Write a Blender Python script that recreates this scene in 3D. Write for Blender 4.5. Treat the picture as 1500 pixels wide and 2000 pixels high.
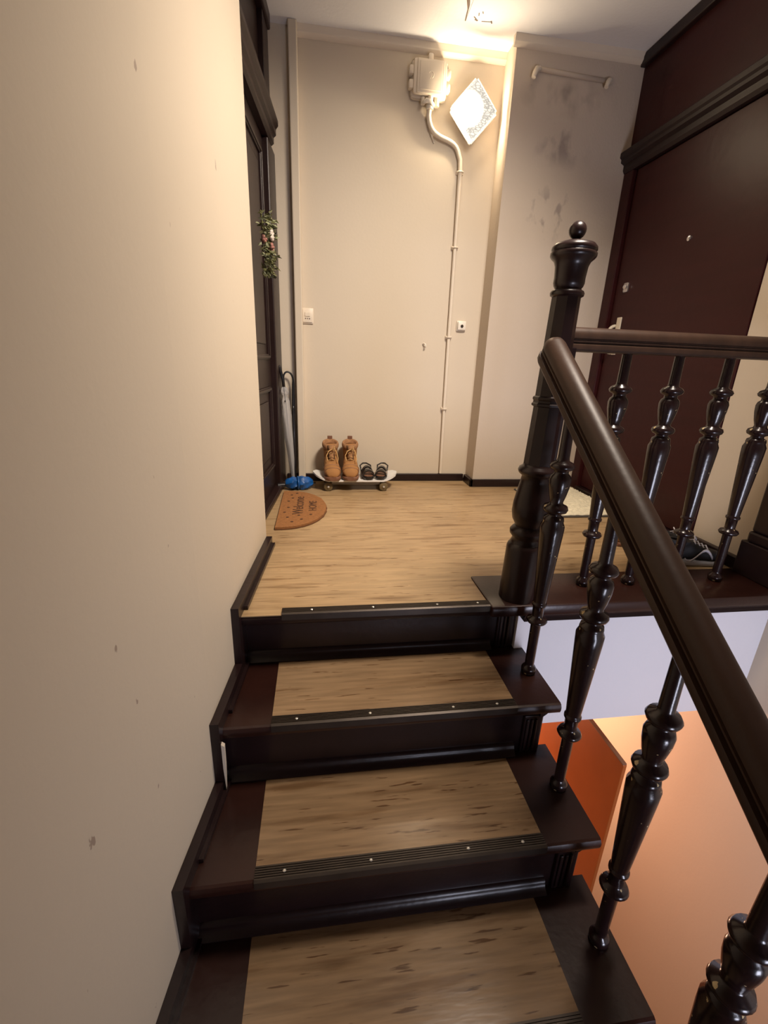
import bpy, bmesh, math, random
from mathutils import Vector, Matrix, noise
random.seed(7)
S = bpy.context.scene
for o in list(bpy.data.objects): bpy.data.objects.remove(o)
COL = S.collection

# ------------------------------------------------------------------ camera
YAW, PITCH, ROLL = 0.1505, -0.3262, 0.03869
CAM = Vector((0.2283, -1.3087, 0.7793))
fwd = Vector((math.sin(YAW)*math.cos(PITCH), math.cos(YAW)*math.cos(PITCH), math.sin(PITCH)))
r0 = Vector((math.cos(YAW), -math.sin(YAW), 0)); u0 = r0.cross(fwd)
rt = r0*math.cos(ROLL)+u0*math.sin(ROLL); up = -r0*math.sin(ROLL)+u0*math.cos(ROLL)
cd = bpy.data.cameras.new('camera'); cam = bpy.data.objects.new('camera', cd); COL.objects.link(cam)
cd.sensor_fit = 'VERTICAL'; cd.sensor_height = 36; cd.lens = 875.6/2000*36; cd.clip_start = .02
M = Matrix((rt, up, -fwd)).transposed().to_4x4(); M.translation = CAM
cam.matrix_world = M; S.camera = cam

# ------------------------------------------------------------------ world, lights, exposure
S.view_settings.view_transform = 'Standard'; S.view_settings.look = 'None'
S.view_settings.gamma = 1; S.view_settings.use_curve_mapping = False
S.view_settings.exposure = 0.0
w = bpy.data.worlds.new('world'); S.world = w; w.use_nodes = True
w.node_tree.nodes['Background'].inputs[0].default_value = (.9, .8, .75, 1)
w.node_tree.nodes['Background'].inputs[1].default_value = 0.0

def area(name, loc, target, size, energy, color, sizey=None, spread=180):
    l = bpy.data.lights.new(name, 'AREA'); l.energy = energy; l.color = color; l.size = size
    if sizey: l.shape = 'RECTANGLE'; l.size_y = sizey
    l.spread = math.radians(spread)
    o = bpy.data.objects.new(name, l); COL.objects.link(o); o.location = loc
    o.rotation_euler = (Vector(target)-Vector(loc)).to_track_quat('-Z', 'Y').to_euler()
    return o
# cool daylight of the stair window on the half landing behind the camera
area('window_daylight', (1.25, -2.5, -.55), (1.6, 0, -.2), .7, 17, (.80, .82, 1.0), .7, 110)
# added warm fill under the landing ceiling to brighten walls and floor
area('landing_warm_fill', (1.1, -.12, 2.33), (.55, .74, .8), .5, 56, (1.0, .86, .72), .5, 110)
# warm lamp of the landing below
pl = bpy.data.lights.new('lower_landing_lamp', 'POINT'); pl.energy = 54; pl.color = (1.0, .54, .33); pl.shadow_soft_size = .12
o = bpy.data.objects.new('lower_landing_lamp', pl); COL.objects.link(o); o.location = (1.25, 1.0, -1.15)

# ------------------------------------------------------------------ materials
def mat(name, col, rough=.5, noise_amt=0, scale=(8, 8, 8), dark=.8, bump=0, bscale=60, metal=0, coat=0, spec=.5, detail=4):
    m = bpy.data.materials.new(name); m.use_nodes = True; nt = m.node_tree; b = nt.nodes['Principled BSDF']
    b.inputs['Roughness'].default_value = rough; b.inputs['Metallic'].default_value = metal
    b.inputs['Coat Weight'].default_value = coat; b.inputs['Coat Roughness'].default_value = .12
    b.inputs['Specular IOR Level'].default_value = spec
    b.inputs['Base Color'].default_value = (*col, 1)
    tc = nt.nodes.new('ShaderNodeTexCoord')
    if noise_amt:
        mp = nt.nodes.new('ShaderNodeMapping'); mp.inputs['Scale'].default_value = scale
        nz = nt.nodes.new('ShaderNodeTexNoise'); nz.inputs['Scale'].default_value = 1; nz.inputs['Detail'].default_value = detail
        rp = nt.nodes.new('ShaderNodeValToRGB')
        rp.color_ramp.elements[0].position = .5-noise_amt/2; rp.color_ramp.elements[1].position = .5+noise_amt/2
        rp.color_ramp.elements[0].color = (*[c*dark for c in col], 1); rp.color_ramp.elements[1].color = (*col, 1)
        nt.links.new(tc.outputs['Object'], mp.inputs[0]); nt.links.new(mp.outputs[0], nz.inputs['Vector'])
        nt.links.new(nz.outputs[0], rp.inputs[0]); nt.links.new(rp.outputs[0], b.inputs['Base Color'])
    if bump:
        n2 = nt.nodes.new('ShaderNodeTexNoise'); n2.inputs['Scale'].default_value = bscale; n2.inputs['Detail'].default_value = 3
        bp = nt.nodes.new('ShaderNodeBump'); bp.inputs['Strength'].default_value = bump; bp.inputs['Distance'].default_value = .004
        nt.links.new(tc.outputs['Object'], n2.inputs['Vector']); nt.links.new(n2.outputs[0], bp.inputs['Height'])
        nt.links.new(bp.outputs[0], b.inputs['Normal'])
    return m

def spots(m, col, scale, thr, seedoff=0., soft=.01, stretch=(1, 1, 1), mask=None):
    """adds stains / chips of colour col where a noise is above thr; mask=(centre, radius) limits it to a place on the thing"""
    nt = m.node_tree; b = nt.nodes['Principled BSDF']; L = nt.links
    tc = nt.nodes.new('ShaderNodeTexCoord'); mp = nt.nodes.new('ShaderNodeMapping')
    mp.inputs['Location'].default_value = (seedoff,)*3; mp.inputs['Scale'].default_value = stretch
    nz = nt.nodes.new('ShaderNodeTexNoise'); nz.inputs['Scale'].default_value = scale; nz.inputs['Detail'].default_value = 3
    mr = nt.nodes.new('ShaderNodeMapRange'); mr.inputs['From Min'].default_value = thr; mr.inputs['From Max'].default_value = thr+soft
    mx = nt.nodes.new('ShaderNodeMix'); mx.data_type = 'RGBA'
    L.new(tc.outputs['Object'], mp.inputs[0]); L.new(mp.outputs[0], nz.inputs['Vector']); L.new(nz.outputs[0], mr.inputs['Value'])
    fac = mr.outputs[0]
    if mask:
        vm = nt.nodes.new('ShaderNodeVectorMath'); vm.operation = 'SUBTRACT'; vm.inputs[1].default_value = mask[0]
        v2 = nt.nodes.new('ShaderNodeVectorMath'); v2.operation = 'DIVIDE'; v2.inputs[1].default_value = mask[1]
        v3 = nt.nodes.new('ShaderNodeVectorMath'); v3.operation = 'LENGTH'
        m2 = nt.nodes.new('ShaderNodeMapRange'); m2.inputs['From Min'].default_value = 1; m2.inputs['From Max'].default_value = .3
        mm = nt.nodes.new('ShaderNodeMath'); mm.operation = 'MULTIPLY'
        L.new(tc.outputs['Object'], vm.inputs[0]); L.new(vm.outputs[0], v2.inputs[0]); L.new(v2.outputs[0], v3.inputs[0])
        L.new(v3.outputs['Value'], m2.inputs['Value']); L.new(m2.outputs[0], mm.inputs[0]); L.new(fac, mm.inputs[1]); fac = mm.outputs[0]
    old = b.inputs['Base Color']
    if old.is_linked: L.new(old.links[0].from_socket, mx.inputs[6])
    else: mx.inputs[6].default_value = old.default_value
    mx.inputs[7].default_value = (*col, 1); L.new(fac, mx.inputs[0]); L.new(mx.outputs[2], b.inputs['Base Color'])

CREAM = (.64, .55, .43)
M_wall = mat('cream_paint', CREAM, .55, .5, (1.2, 1.2, 1.2), .95, .09, 70)
M_walll = mat('cream_paint_left', CREAM, .55, .5, (1.2, 1.2, 1.2), .95, .09, 70)
spots(M_walll, (.36, .28, .22), 36, .745, 3.1, .02, (1, 1, .5))
M_chim = mat('cream_paint_sooty', (.56, .47, .38), .6, .5, (1.2, 1.2, 1.2), .95, .25, 90)
spots(M_chim, (.27, .22, .18), 9, .47, 1.3, .25, (1, 1, .7), ((1.55, 1.487, 2.13), (.30, .2, .10)))
spots(M_chim, (.33, .27, .23), 11, .50, 5.3, .16, (1, 1, .6), ((1.56, 1.487, 1.93), (.24, .2, .13)))
spots(M_chim, (.33, .27, .23), 14, .56, 8.3, .08, (1, 1, .6), ((1.53, 1.487, 1.60), (.20, .2, .16)))
M_plaster = mat('white_plaster', (.74, .72, .74), .6, .4, (2, 2, 2), .97, .2, 80)
M_ceil = mat('ceiling_paint', (.80, .80, .82), .7, .5, (2.5, 2.5, 2.5), .93, .2, 60)
M_dark = mat('dark_brown_gloss_paint', (.018, .008, .008), .32, .6, (14, 14, 14), .6, .15, 40, coat=.08, spec=.33)
M_tread = mat('worn_dark_tread_paint', (.030, .009, .006), .32, .7, (3, 9, 9), .45, .12, 50, coat=.1, spec=.38)
M_rail = mat('handrail_wood', (.048, .024, .015), .45, .6, (30, 4, 4), .6, .1, 60, spec=.35)
M_bal = mat('baluster_gloss_paint', (.018, .008, .008), .24, .6, (14, 14, 14), .6, .12, 70, coat=.15, spec=.4)
spots(M_bal, (.55, .42, .22), 62, .70, 2.2, .01)
M_door = mat('oxblood_door_gloss', (.040, .008, .008), .40, .6, (3, 2, 22), .75, .2, 26, spec=.2)
M_doorl = mat('left_door_brown', (.020, .009, .008), .36, .5, (3, 3, 12), .7, .1, 30, spec=.3)
M_strip = mat('dark_ribbed_nosing_metal', (.06, .045, .035), .38, .6, (20, 60, 20), .6, metal=.55)
M_screw = mat('screw_steel', (.75, .72, .66), .3, metal=.7)
M_white = mat('aged_white_plastic', (.78, .72, .62), .4)
M_whitep = mat('painted_conduit', (.74, .65, .53), .4)
M_ivory = mat('ivory_enamel', (.70, .62, .48), .3, coat=.5)
M_chrome = mat('dull_chrome', (.7, .68, .68), .25, metal=.9)
M_red = mat('red_plastic', (.5, .05, .03), .4)
M_black = mat('black_plastic', (.010, .009, .010), .35)
M_blackm = mat('black_leather', (.012, .010, .010), .35, coat=.3)
M_coir = mat('coir_fibre', (.36, .15, .045), .95, .5, (70, 70, 70), .62, .9, 320)
M_coirb = mat('mat_backing', (.12, .045, .012), .9)
M_ink = mat('brown_print', (.06, .022, .008), .9)
M_tan = mat('wheat_nubuck', (.36, .165, .05), .85, .5, (25, 25, 25), .7, .3, 200)
M_fleece = mat('tan_collar_padding', (.36, .18, .08), .95, .5, (60, 60, 60), .7, .5, 200)
M_sole = mat('brown_rubber_sole', (.17, .075, .04), .6)
M_lace = mat('tan_lace', (.55, .33, .13), .8)
M_blue = mat('blue_nylon', (.006, .10, .36), .38, .5, (18, 18, 18), .5)
M_deck = mat('white_skateboard_deck', (.75, .73, .70), .3)
M_steel = mat('truck_metal', (.30, .27, .24), .3, metal=.8)
M_wheel = mat('dirty_wheel_urethane', (.13, .09, .04), .5)
M_shag = mat('cream_shag', (.80, .72, .52), .95, .5, (30, 30, 30), .8, .9, 120)
M_rubber = mat('grey_brown_rubber_edge', (.06, .05, .04), .7)
M_sneak = mat('sneaker_fabric', (.012, .011, .013), .6, .5, (40, 40, 40), .5)
M_swoop = mat('pale_grey_trim', (.55, .52, .55), .5)
M_sneaks = mat('pale_grey_sole', (.42, .42, .45), .5)
M_leaf = mat('garland_leaf', (.15, .15, .05), .6, .6, (30, 30, 30), .45)
M_leaf2 = mat('pale_garland_leaf', (.38, .40, .22), .6, .5, (30, 30, 30), .6)
M_petw = mat('white_petal', (.62, .55, .48), .6)
M_petp = mat('dusty_pink_petal', (.38, .16, .13), .6, .5, (60, 60, 60), .6)
M_orange = mat('varnished_orange_brown_wood', (.42, .10, .018), .35, .6, (30, 4, 2.2), .72, .05, 50, coat=.2)
M_crack = mat('grimy_crack', (.16, .12, .10), .9)
M_gap = mat('filler_plaster', (.60, .52, .42), .8)
M_lowfloor = mat('lower_landing_floor', (.30, .20, .12), .5)

def lino_mat(name, base, dk, ro=(.26, .42)):
    m = bpy.data.materials.new(name); m.use_nodes = True; nt = m.node_tree; b = nt.nodes['Principled BSDF']; L = nt.links
    tc = nt.nodes.new('ShaderNodeTexCoord')
    def nz(sc, det=4, loc=(0, 0, 0)):
        mp = nt.nodes.new('ShaderNodeMapping'); mp.inputs['Scale'].default_value = sc; mp.inputs['Location'].default_value = loc
        n = nt.nodes.new('ShaderNodeTexNoise'); n.inputs['Scale'].default_value = 1; n.inputs['Detail'].default_value = det
        L.new(tc.outputs['Object'], mp.inputs[0]); L.new(mp.outputs[0], n.inputs['Vector']); return n.outputs[0]
    def ramp(src, p0, p1, c0, c1):
        r = nt.nodes.new('ShaderNodeValToRGB'); r.color_ramp.elements[0].position = p0; r.color_ramp.elements[1].position = p1
        r.color_ramp.elements[0].color = (*c0, 1); r.color_ramp.elements[1].color = (*c1, 1); L.new(src, r.inputs[0]); return r.outputs[0]
    def mul(a, c):
        x = nt.nodes.new('ShaderNodeMix'); x.data_type = 'RGBA'; x.blend_type = 'MULTIPLY'; x.inputs[0].default_value = 1
        L.new(a, x.inputs[6]); L.new(c, x.inputs[7]); return x.outputs[2]
    a = ramp(nz((5, 75, 5), 5), .35, .65, [c*.74 for c in base], base)
    c = ramp(nz((3, 30, 3), 5, (4, 2, 0)), .31, .45, [.60, .53, .46], (1, 1, 1))
    d = ramp(nz((9, 90, 9), 3, (1, 7, 0)), .635, .68, (1, 1, 1), dk)
    e = ramp(nz((1.6, 2.6, 2), 3, (8, 1, 0)), .35, .7, (.82, .80, .78), (1, 1, 1))
    L.new(mul(mul(mul(a, c), d), e), b.inputs['Base Color'])
    L.new(ramp(nz((3, 5, 3), 3, (3, 3, 3)), .3, .7, (ro[0],)*3, (ro[1],)*3), b.inputs['Roughness'])
    bp = nt.nodes.new('ShaderNodeBump'); bp.inputs['Strength'].default_value = .12; bp.inputs['Distance'].default_value = .003
    L.new(nz((14, 60, 10), 2), bp.inputs['Height']); L.new(bp.outputs[0], b.inputs['Normal'])
    return m
M_lino = lino_mat('tan_streaked_linoleum', (.47, .32, .17), (.45, .36, .28))
M_linos = lino_mat('worn_stair_linoleum', (.33, .215, .12), (.42, .34, .28), (.17, .27))

def glass_plastic():
    m = bpy.data.materials.new('clear_umbrella_plastic'); m.use_nodes = True; b = m.node_tree.nodes['Principled BSDF']
    b.inputs['Base Color'].default_value = (.75, .74, .74, 1); b.inputs['Roughness'].default_value = .2
    b.inputs['Transmission Weight'].default_value = .55; b.inputs['IOR'].default_value = 1.3; b.inputs['Alpha'].default_value = .8
    return m
M_clear = glass_plastic()

def lamp_glass():
    m = bpy.data.materials.new('lit_prismatic_glass'); m.use_nodes = True; nt = m.node_tree; L = nt.links
    b = nt.nodes['Principled BSDF']; b.inputs['Base Color'].default_value = (.16, .16, .15, 1); b.inputs['Roughness'].default_value = .3
    tc = nt.nodes.new('ShaderNodeTexCoord')
    # the bulb sits left of the middle inside the cover: the glass is brightest in front of it
    sub = nt.nodes.new('ShaderNodeVectorMath'); sub.operation = 'SUBTRACT'; sub.inputs[1].default_value = (-.035, -.105, .0)
    ln = nt.nodes.new('ShaderNodeVectorMath'); ln.operation = 'LENGTH'
    mr = nt.nodes.new('ShaderNodeMapRange'); mr.interpolation_type = 'SMOOTHSTEP'
    mr.inputs['From Min'].default_value = .088; mr.inputs['From Max'].default_value = .045; mr.inputs['To Min'].default_value = 0; mr.inputs['To Max'].default_value = 1
    L.new(tc.outputs['Object'], sub.inputs[0]); L.new(sub.outputs[0], ln.inputs[0]); L.new(ln.outputs['Value'], mr.inputs['Value'])
    mp = nt.nodes.new('ShaderNodeMapping'); mp.inputs['Rotation'].default_value = (0, math.radians(40), 0); mp.inputs['Scale'].default_value = (45, 45, 100)
    vz = nt.nodes.new('ShaderNodeTexVoronoi'); vz.inputs['Scale'].default_value = 1; vz.feature = 'DISTANCE_TO_EDGE'
    L.new(tc.outputs['Object'], mp.inputs[0]); L.new(mp.outputs[0], vz.inputs['Vector'])
    r2 = nt.nodes.new('ShaderNodeMapRange'); r2.inputs['From Min'].default_value = .0; r2.inputs['From Max'].default_value = .22
    r2.inputs['To Min'].default_value = .42; r2.inputs['To Max'].default_value = 1.0
    L.new(vz.outputs[0], r2.inputs['Value'])
    hot = nt.nodes.new('ShaderNodeMath'); hot.operation = 'MULTIPLY'; hot.inputs[1].default_value = LAMP_HOT; L.new(mr.outputs[0], hot.inputs[0])
    base = nt.nodes.new('ShaderNodeMath'); base.operation = 'MULTIPLY'; base.inputs[1].default_value = LAMP_RIM; L.new(r2.outputs[0], base.inputs[0])
    ad = nt.nodes.new('ShaderNodeMath'); L.new(hot.outputs[0], ad.inputs[0]); L.new(base.outputs[0], ad.inputs[1])
    b.inputs['Emission Color'].default_value = (1.0, .93, .80, 1); L.new(ad.outputs[0], b.inputs['Emission Strength'])
    tr = nt.nodes.new('ShaderNodeBsdfTransparent'); mx = nt.nodes.new('ShaderNodeMixShader'); 
    ed = nt.nodes.new('ShaderNodeMapRange'); ed.inputs['From Min'].default_value = .26; ed.inputs['From Max'].default_value = .06; L.new(vz.outputs[0], ed.inputs['Value'])
    iv = nt.nodes.new('ShaderNodeMath'); iv.operation = 'SUBTRACT'; iv.inputs[0].default_value = 1; L.new(mr.outputs[0], iv.inputs[1])
    ml_ = nt.nodes.new('ShaderNodeMath'); ml_.operation = 'MULTIPLY'; L.new(ed.outputs[0], ml_.inputs[0]); L.new(iv.outputs[0], ml_.inputs[1])
    # the thick front plate is denser than the thin sides
    sp = nt.nodes.new('ShaderNodeSeparateXYZ'); L.new(tc.outputs['Object'], sp.inputs[0])
    fr = nt.nodes.new('ShaderNodeMath'); fr.operation = 'LESS_THAN'; fr.inputs[1].default_value = -.094; L.new(sp.outputs['Y'], fr.inputs[0])
    fm = nt.nodes.new('ShaderNodeMath'); fm.operation = 'MULTIPLY'; L.new(fr.outputs[0], fm.inputs[0]); L.new(iv.outputs[0], fm.inputs[1])
    ma = nt.nodes.new('ShaderNodeMath'); ma.operation = 'MULTIPLY_ADD'; ma.inputs[1].default_value = .5; ma.inputs[2].default_value = .5; L.new(fm.outputs[0], ma.inputs[0]); L.new(ma.outputs[0], mx.inputs[0])
    L.new(tr.outputs[0], mx.inputs[1]); L.new(b.outputs[0], mx.inputs[2]); L.new(mx.outputs[0], nt.nodes['Material Output'].inputs['Surface'])
    return m
LAMP_W = 20
LAMP_HOT, LAMP_RIM = 3, 1.05
M_lamp = lamp_glass()

# ------------------------------------------------------------------ mesh helpers
def link(name, bm, m, parent=None, smooth=False, auto=None, loc=None):
    bmesh.ops.recalc_face_normals(bm, faces=bm.faces)
    me = bpy.data.meshes.new(name); bm.to_mesh(me); bm.free()
    me.materials.append(m)
    if smooth:
        for p in me.polygons: p.use_smooth = True
    if auto: me.set_sharp_from_angle(angle=math.radians(auto))
    o = bpy.data.objects.new(name, me); COL.objects.link(o)
    if parent: o.parent = parent
    if loc: o.location = loc
    return o
def tag(o, label=None, cat=None, group=None, kind=None):
    if label: o['label'] = label
    if cat: o['category'] = cat
    if group: o['group'] = group
    if kind: o['kind'] = kind
    return o
def thing(name, label, cat, loc=(0, 0, 0), rz=0, group=None):
    o = bpy.data.objects.new(name, None); COL.objects.link(o); o.location = loc; o.rotation_euler = (0, 0, rz)
    o.empty_display_size = .05
    return tag(o, label, cat, group)
def struct(name, bm, m, parent=None, **k):
    o = link(name, bm, m, parent, **k)
    if not parent: o['kind'] = 'structure'
    return o
def box(bm, x0, x1, y0, y1, z0, z1, bev=0, mtx=None):
    vs = [bm.verts.new((x, y, z)) for x in (x0, x1) for y in (y0, y1) for z in (z0, z1)]
    F = [(0, 1, 3, 2), (4, 6, 7, 5), (0, 4, 5, 1), (2, 3, 7, 6), (0, 2, 6, 4), (1, 5, 7, 3)]
    fs = [bm.faces.new([vs[i] for i in f]) for f in F]
    if bev:
        bmesh.ops.recalc_face_normals(bm, faces=fs)
        es = list({e for f in fs for e in f.edges})
        r = bmesh.ops.bevel(bm, geom=es, offset=bev, segments=2, affect='EDGES', profile=.5)
        vs = list({v for f in r['faces'] for v in f.verts} | {v for v in vs if v.is_valid})
    if mtx: bmesh.ops.transform(bm, matrix=mtx, verts=vs)
    return vs
def B(*a, **k):
    bm = bmesh.new(); box(bm, *a, **k); return bm
def prism(bm, pts, axis, a, b):
    """polygon pts (2-D) extruded along axis from a to b; a, b may be functions of the point"""
    def P(p, t):
        t = t(p) if callable(t) else t
        return {'x': (t, p[0], p[1]), 'y': (p[0], t, p[1]), 'z': (p[0], p[1], t)}[axis]
    v0 = [bm.verts.new(P(p, a)) for p in pts]; v1 = [bm.verts.new(P(p, b)) for p in pts]
    bm.faces.new(v0); bm.faces.new(v1[::-1]); n = len(pts)
    for i in range(n): bm.faces.new((v0[i], v0[(i+1) % n], v1[(i+1) % n], v1[i]))
    return v0+v1
def lathe(bm, prof, n=20, c=(0, 0, 0), rot=None, sq=None, phase=0):
    rings = []
    for r, z in prof:
        ring = []
        for i in range(n):
            t = 2*math.pi*i/n+phase
            v = Vector((r*math.cos(t), r*math.sin(t), z))
            if rot: v = rot @ v
            ring.append(bm.verts.new(v+Vector(c)))
        rings.append(ring)
    for a, b in zip(rings, rings[1:]):
        for i in range(n): bm.faces.new((a[i], a[(i+1) % n], b[(i+1) % n], b[i]))
    bm.faces.new(rings[0]); bm.faces.new(rings[-1][::-1])
def tube(bm, pts, r, n=10, cap=True):
    pts = [Vector(p) for p in pts]; rings = []
    up0 = None
    for i, p in enumerate(pts):
        d = (pts[min(i+1, len(pts)-1)]-pts[max(i-1, 0)]).normalized()
        if up0 is None:
            up0 = d.cross(Vector((0, 0, 1)));
            if up0.length < .1: up0 = d.cross(Vector((0, 1, 0)))
            up0.normalize()
        up0 = (up0-d*up0.dot(d)).normalized(); q = d.cross(up0)
        rr = r[i] if isinstance(r, (list, tuple)) else r
        rings.append([bm.verts.new(p+up0*rr*math.cos(2*math.pi*k/n)+q*rr*math.sin(2*math.pi*k/n)) for k in range(n)])
    for a, b in zip(rings, rings[1:]):
        for i in range(n): bm.faces.new((a[i], a[(i+1) % n], b[(i+1) % n], b[i]))
    if cap: bm.faces.new(rings[0]); bm.faces.new(rings[-1][::-1])
def loft(bm, rings, cap=True):
    R = [[bm.verts.new(p) for p in r] for r in rings]; n = len(R[0])
    for a, b in zip(R, R[1:]):
        for i in range(n): bm.faces.new((a[i], a[(i+1) % n], b[(i+1) % n], b[i]))
    if cap: bm.faces.new(R[0]); bm.faces.new(R[-1][::-1])
def sweep(bm, sec, pts, side=Vector((1, 0, 0))):
    """section (a along side, b along normal) swept on a straight or bent path in the plane across side"""
    pts = [Vector(p) for p in pts]; rings = []
    for i, p in enumerate(pts):
        d = (pts[min(i+1, len(pts)-1)]-pts[max(i-1, 0)]).normalized(); nn = side.cross(d).normalized()
        if nn.z < 0: nn = -nn
        rings.append([p+side*a+nn*b for a, b in sec])
    loft(bm, rings)
def bez(p0, p1, p2, p3, n=12):
    o = []
    for i in range(n+1):
        t = i/n; o.append(Vector(p0)*(1-t)**3+Vector(p1)*3*t*(1-t)**2+Vector(p2)*3*t*t*(1-t)+Vector(p3)*t**3)
    return o
def ball(bm, c, r, u=14, v=10, s=(1, 1, 1)):
    bmesh.ops.create_uvsphere(bm, u_segments=u, v_segments=v, radius=r, matrix=Matrix.Translation(c) @ Matrix.Diagonal((*s, 1)))
def text_mesh(name, txt, size, depth, mtx, m, parent):
    c = bpy.data.curves.new(name, 'FONT'); c.body = txt; c.size = size; c.extrude = depth; c.align_x = 'CENTER'; c.align_y = 'CENTER'
    t = bpy.data.objects.new(name+'_c', c); COL.objects.link(t)
    me = bpy.data.meshes.new_from_object(t.evaluated_get(bpy.context.evaluated_depsgraph_get()))
    bpy.data.objects.remove(t); me.name = name; me.materials.clear(); me.materials.append(m)
    me.transform(mtx); o = bpy.data.objects.new(name, me); COL.objects.link(o); o.parent = parent
    return o

# ------------------------------------------------------------------ dimensions
H = 2.349; D = 1.642; DB = 1.487; XB = 1.241; XR = 1.97
YE = .537
YN = [-.035, -.288, -.560, -.821, -1.085, -1.35, -1.61, -1.87]
RI = .2
XS = [(1.7, .09), (.537, 0), (0, -.040), (-.288, -.066), (-.56, -.104), (-.85, -.142), (-1.3, -.205), (-4.6, -.66)]
def xw(y):
    for (y0, x0), (y1, x1) in zip(XS, XS[1:]):
        if y >= y1: return x1+(x0-x1)*(y-y1)/(y0-y1)
    return XS[-1][1]

# ------------------------------------------------------------------ the setting
bm = bmesh.new()
prism(bm, [(x, y) for y, x in XS[1:]]+[(-.75, -4.6), (-.75, .537)], 'z', -2.75, 4.9)
struct('wall_left', bm, M_walll)
bm = bmesh.new(); box(bm, -.35, 1.35, D, D+.12, 0, H); struct('wall_back', bm, M_wall)
struct('wall_chimney', B(XB, 2.15, DB, D+.12, 0, H), M_chim)
bm = bmesh.new(); box(bm, XR, 2.15, -4.6, .44, -2.75, 4.9); box(bm, 2.0, 2.15, .44, DB, 0, H); box(bm, XR, 2.15, .44, 1.9, -2.75, -.56)
struct('wall_right', bm, M_wall)
struct('wall_rear', B(-.75, 2.15, -4.7, -4.6, -2.75, 4.9), M_wall)
struct('wall_lower_back', B(-.75, 2.15, 1.8, 1.9, -2.75, -.56), M_wall)
struct('ceiling', B(-.3, 2.15, -.75, D+.12, H, H+.22), M_ceil)
struct('wall_upper_back', B(-.3, 2.15, -.62, -.5, H+.22, 4.9), M_wall)
struct('ceiling_upper', B(-.75, 2.15, -4.7, -.5, 4.9, 5.0), M_ceil)
bm = bmesh.new(); prism(bm, [(-.10, .036), (.925, .036), (.925, 0), (XR, 0), (XR, D+.12), (-.10, D+.12)], 'z', -.56, -.003); fl = struct('floor', bm, M_plaster)
bm = bmesh.new(); prism(bm, [(-.04, -.034), (.80, -.034), (.80, .17), (XR, .17), (XR, D), (-.12, D), (-.12, .5)], 'z', -.003, .0)
struct('linoleum', bm, M_lino, fl)
struct('floor_lower', B(-.75, 2.15, -4.7, 1.9, -2.85, -2.75), M_lowfloor)
struct('wall_under_landing', B(-.75, .1, .2, .3, -2.75, -.56), M_wall)
# cornices and painted timbers
def cove(pts3, name):
    bm = bmesh.new(); loft(bm, pts3); return struct(name, bm, M_whitep, smooth=True, auto=35)
sec = [(0, 0), (.030, 0), (.030, -.006), (.022, -.018), (.022, -.028), (.012, -.040), (0, -.044)]
cove([[(x, D-a, H+b) for a, b in sec] for x in (.14, XB)], 'trim_1')
cove([[(x, DB-a, H+b) for a, b in sec] for x in (XB-.02, XR)], 'trim_2')
bm = bmesh.new(); box(bm, .095, .14, D-.055, D, 0, H, .006); struct('trim_3', bm, M_wall)
bm = bmesh.new(); box(bm, 1.93, XR+.03, .44, DB, H-.055, H, .006); struct('trim_4', bm, M_doorl)
# baseboards
def bb(name, x0, x1, y0, y1, h=.05, m=M_dark):
    return struct(name, B(x0, x1, y0, y1, 0, h, .004), m)
bb('baseboard_back', 0.02, XB-.02, D-.02, D)
bb('baseboard_chimney', XB-.02, XR-.05, DB-.02, DB)
bb('baseboard_chimney_side', XB-.02, XB, DB-.02, D-.02)
bb('baseboard_right', XR-.025, XR, .16, .435, .055)
# door casings and leaves
# --- door_2, the right flat door
dr = tag(bpy.data.objects.new('door_2', None), kind='structure'); COL.objects.link(dr)
bm = bmesh.new(); box(bm, 1.945, 2.0, 1.405, DB, 0, 1.82, .005); link('door_jamb', bm, M_door, dr)
bm = bmesh.new(); box(bm, 1.965, 1.995, .445, 1.392, .03, 1.815, .003); leaf = link('door_leaf', bm, M_door, dr)
bm = bmesh.new(); box(bm, 1.93, 2.0, .445, 1.40, 0, .028, .004); link('threshold', bm, M_dark, dr)
bm = bmesh.new(); sec = [(2.0, 1.82), (1.945, 1.82), (1.935, 1.835), (1.935, 1.86), (1.915, 1.87), (1.915, 1.885), (1.905, 1.893), (1.905, 1.915), (1.925, 1.93), (2.0, 1.93)]
loft(bm, [[(a, y, z) for a, z in sec] for y in (.445, DB)]); link('lintel_moulding', bm, M_doorl, dr)
bm = bmesh.new(); box(bm, 1.958, 2.0, .445, DB, 1.93, H-.055); link('overdoor_panel', bm, M_door, dr)
bm = bmesh.new(); lathe(bm, [(.012, 0), (.012, .006), (.007, .009)], 16, (1.965, .886, 1.376), Matrix.Rotation(-math.pi/2, 3, 'Y')); link('peephole', bm, M_chrome, leaf, smooth=True, auto=40)
bm = bmesh.new(); box(bm, 1.957, 1.966, 1.275, 1.315, 1.195, 1.245, .008); lathe(bm, [(.013, 0), (.013, .008), (.009, .012)], 16, (1.957, 1.293, 1.222), Matrix.Rotation(-math.pi/2, 3, 'Y')); link('lock_cylinder', bm, M_chrome, leaf)
bm = bmesh.new(); box(bm, 1.957, 1.966, 1.28, 1.32, .86, 1.065, .004); link('handle_plate', bm, M_ivory, leaf)
bm = bmesh.new(); tube(bm, bez((1.962, 1.33, 1.02), (1.90, 1.33, 1.02), (1.90, 1.33, .87), (1.962, 1.33, .87), 14), .009, 10); link('bow_handle', bm, M_ivory, leaf, smooth=True, auto=50)

# --- door_1, the left flat door (the wall here runs a few degrees askew)
dl = tag(bpy.data.objects.new('door_1', None), kind='structure'); COL.objects.link(dl)
ANG = math.atan(.075); dl.location = (.0, 1.5, 0); dl.rotation_euler = (0, 0, -ANG)
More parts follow.
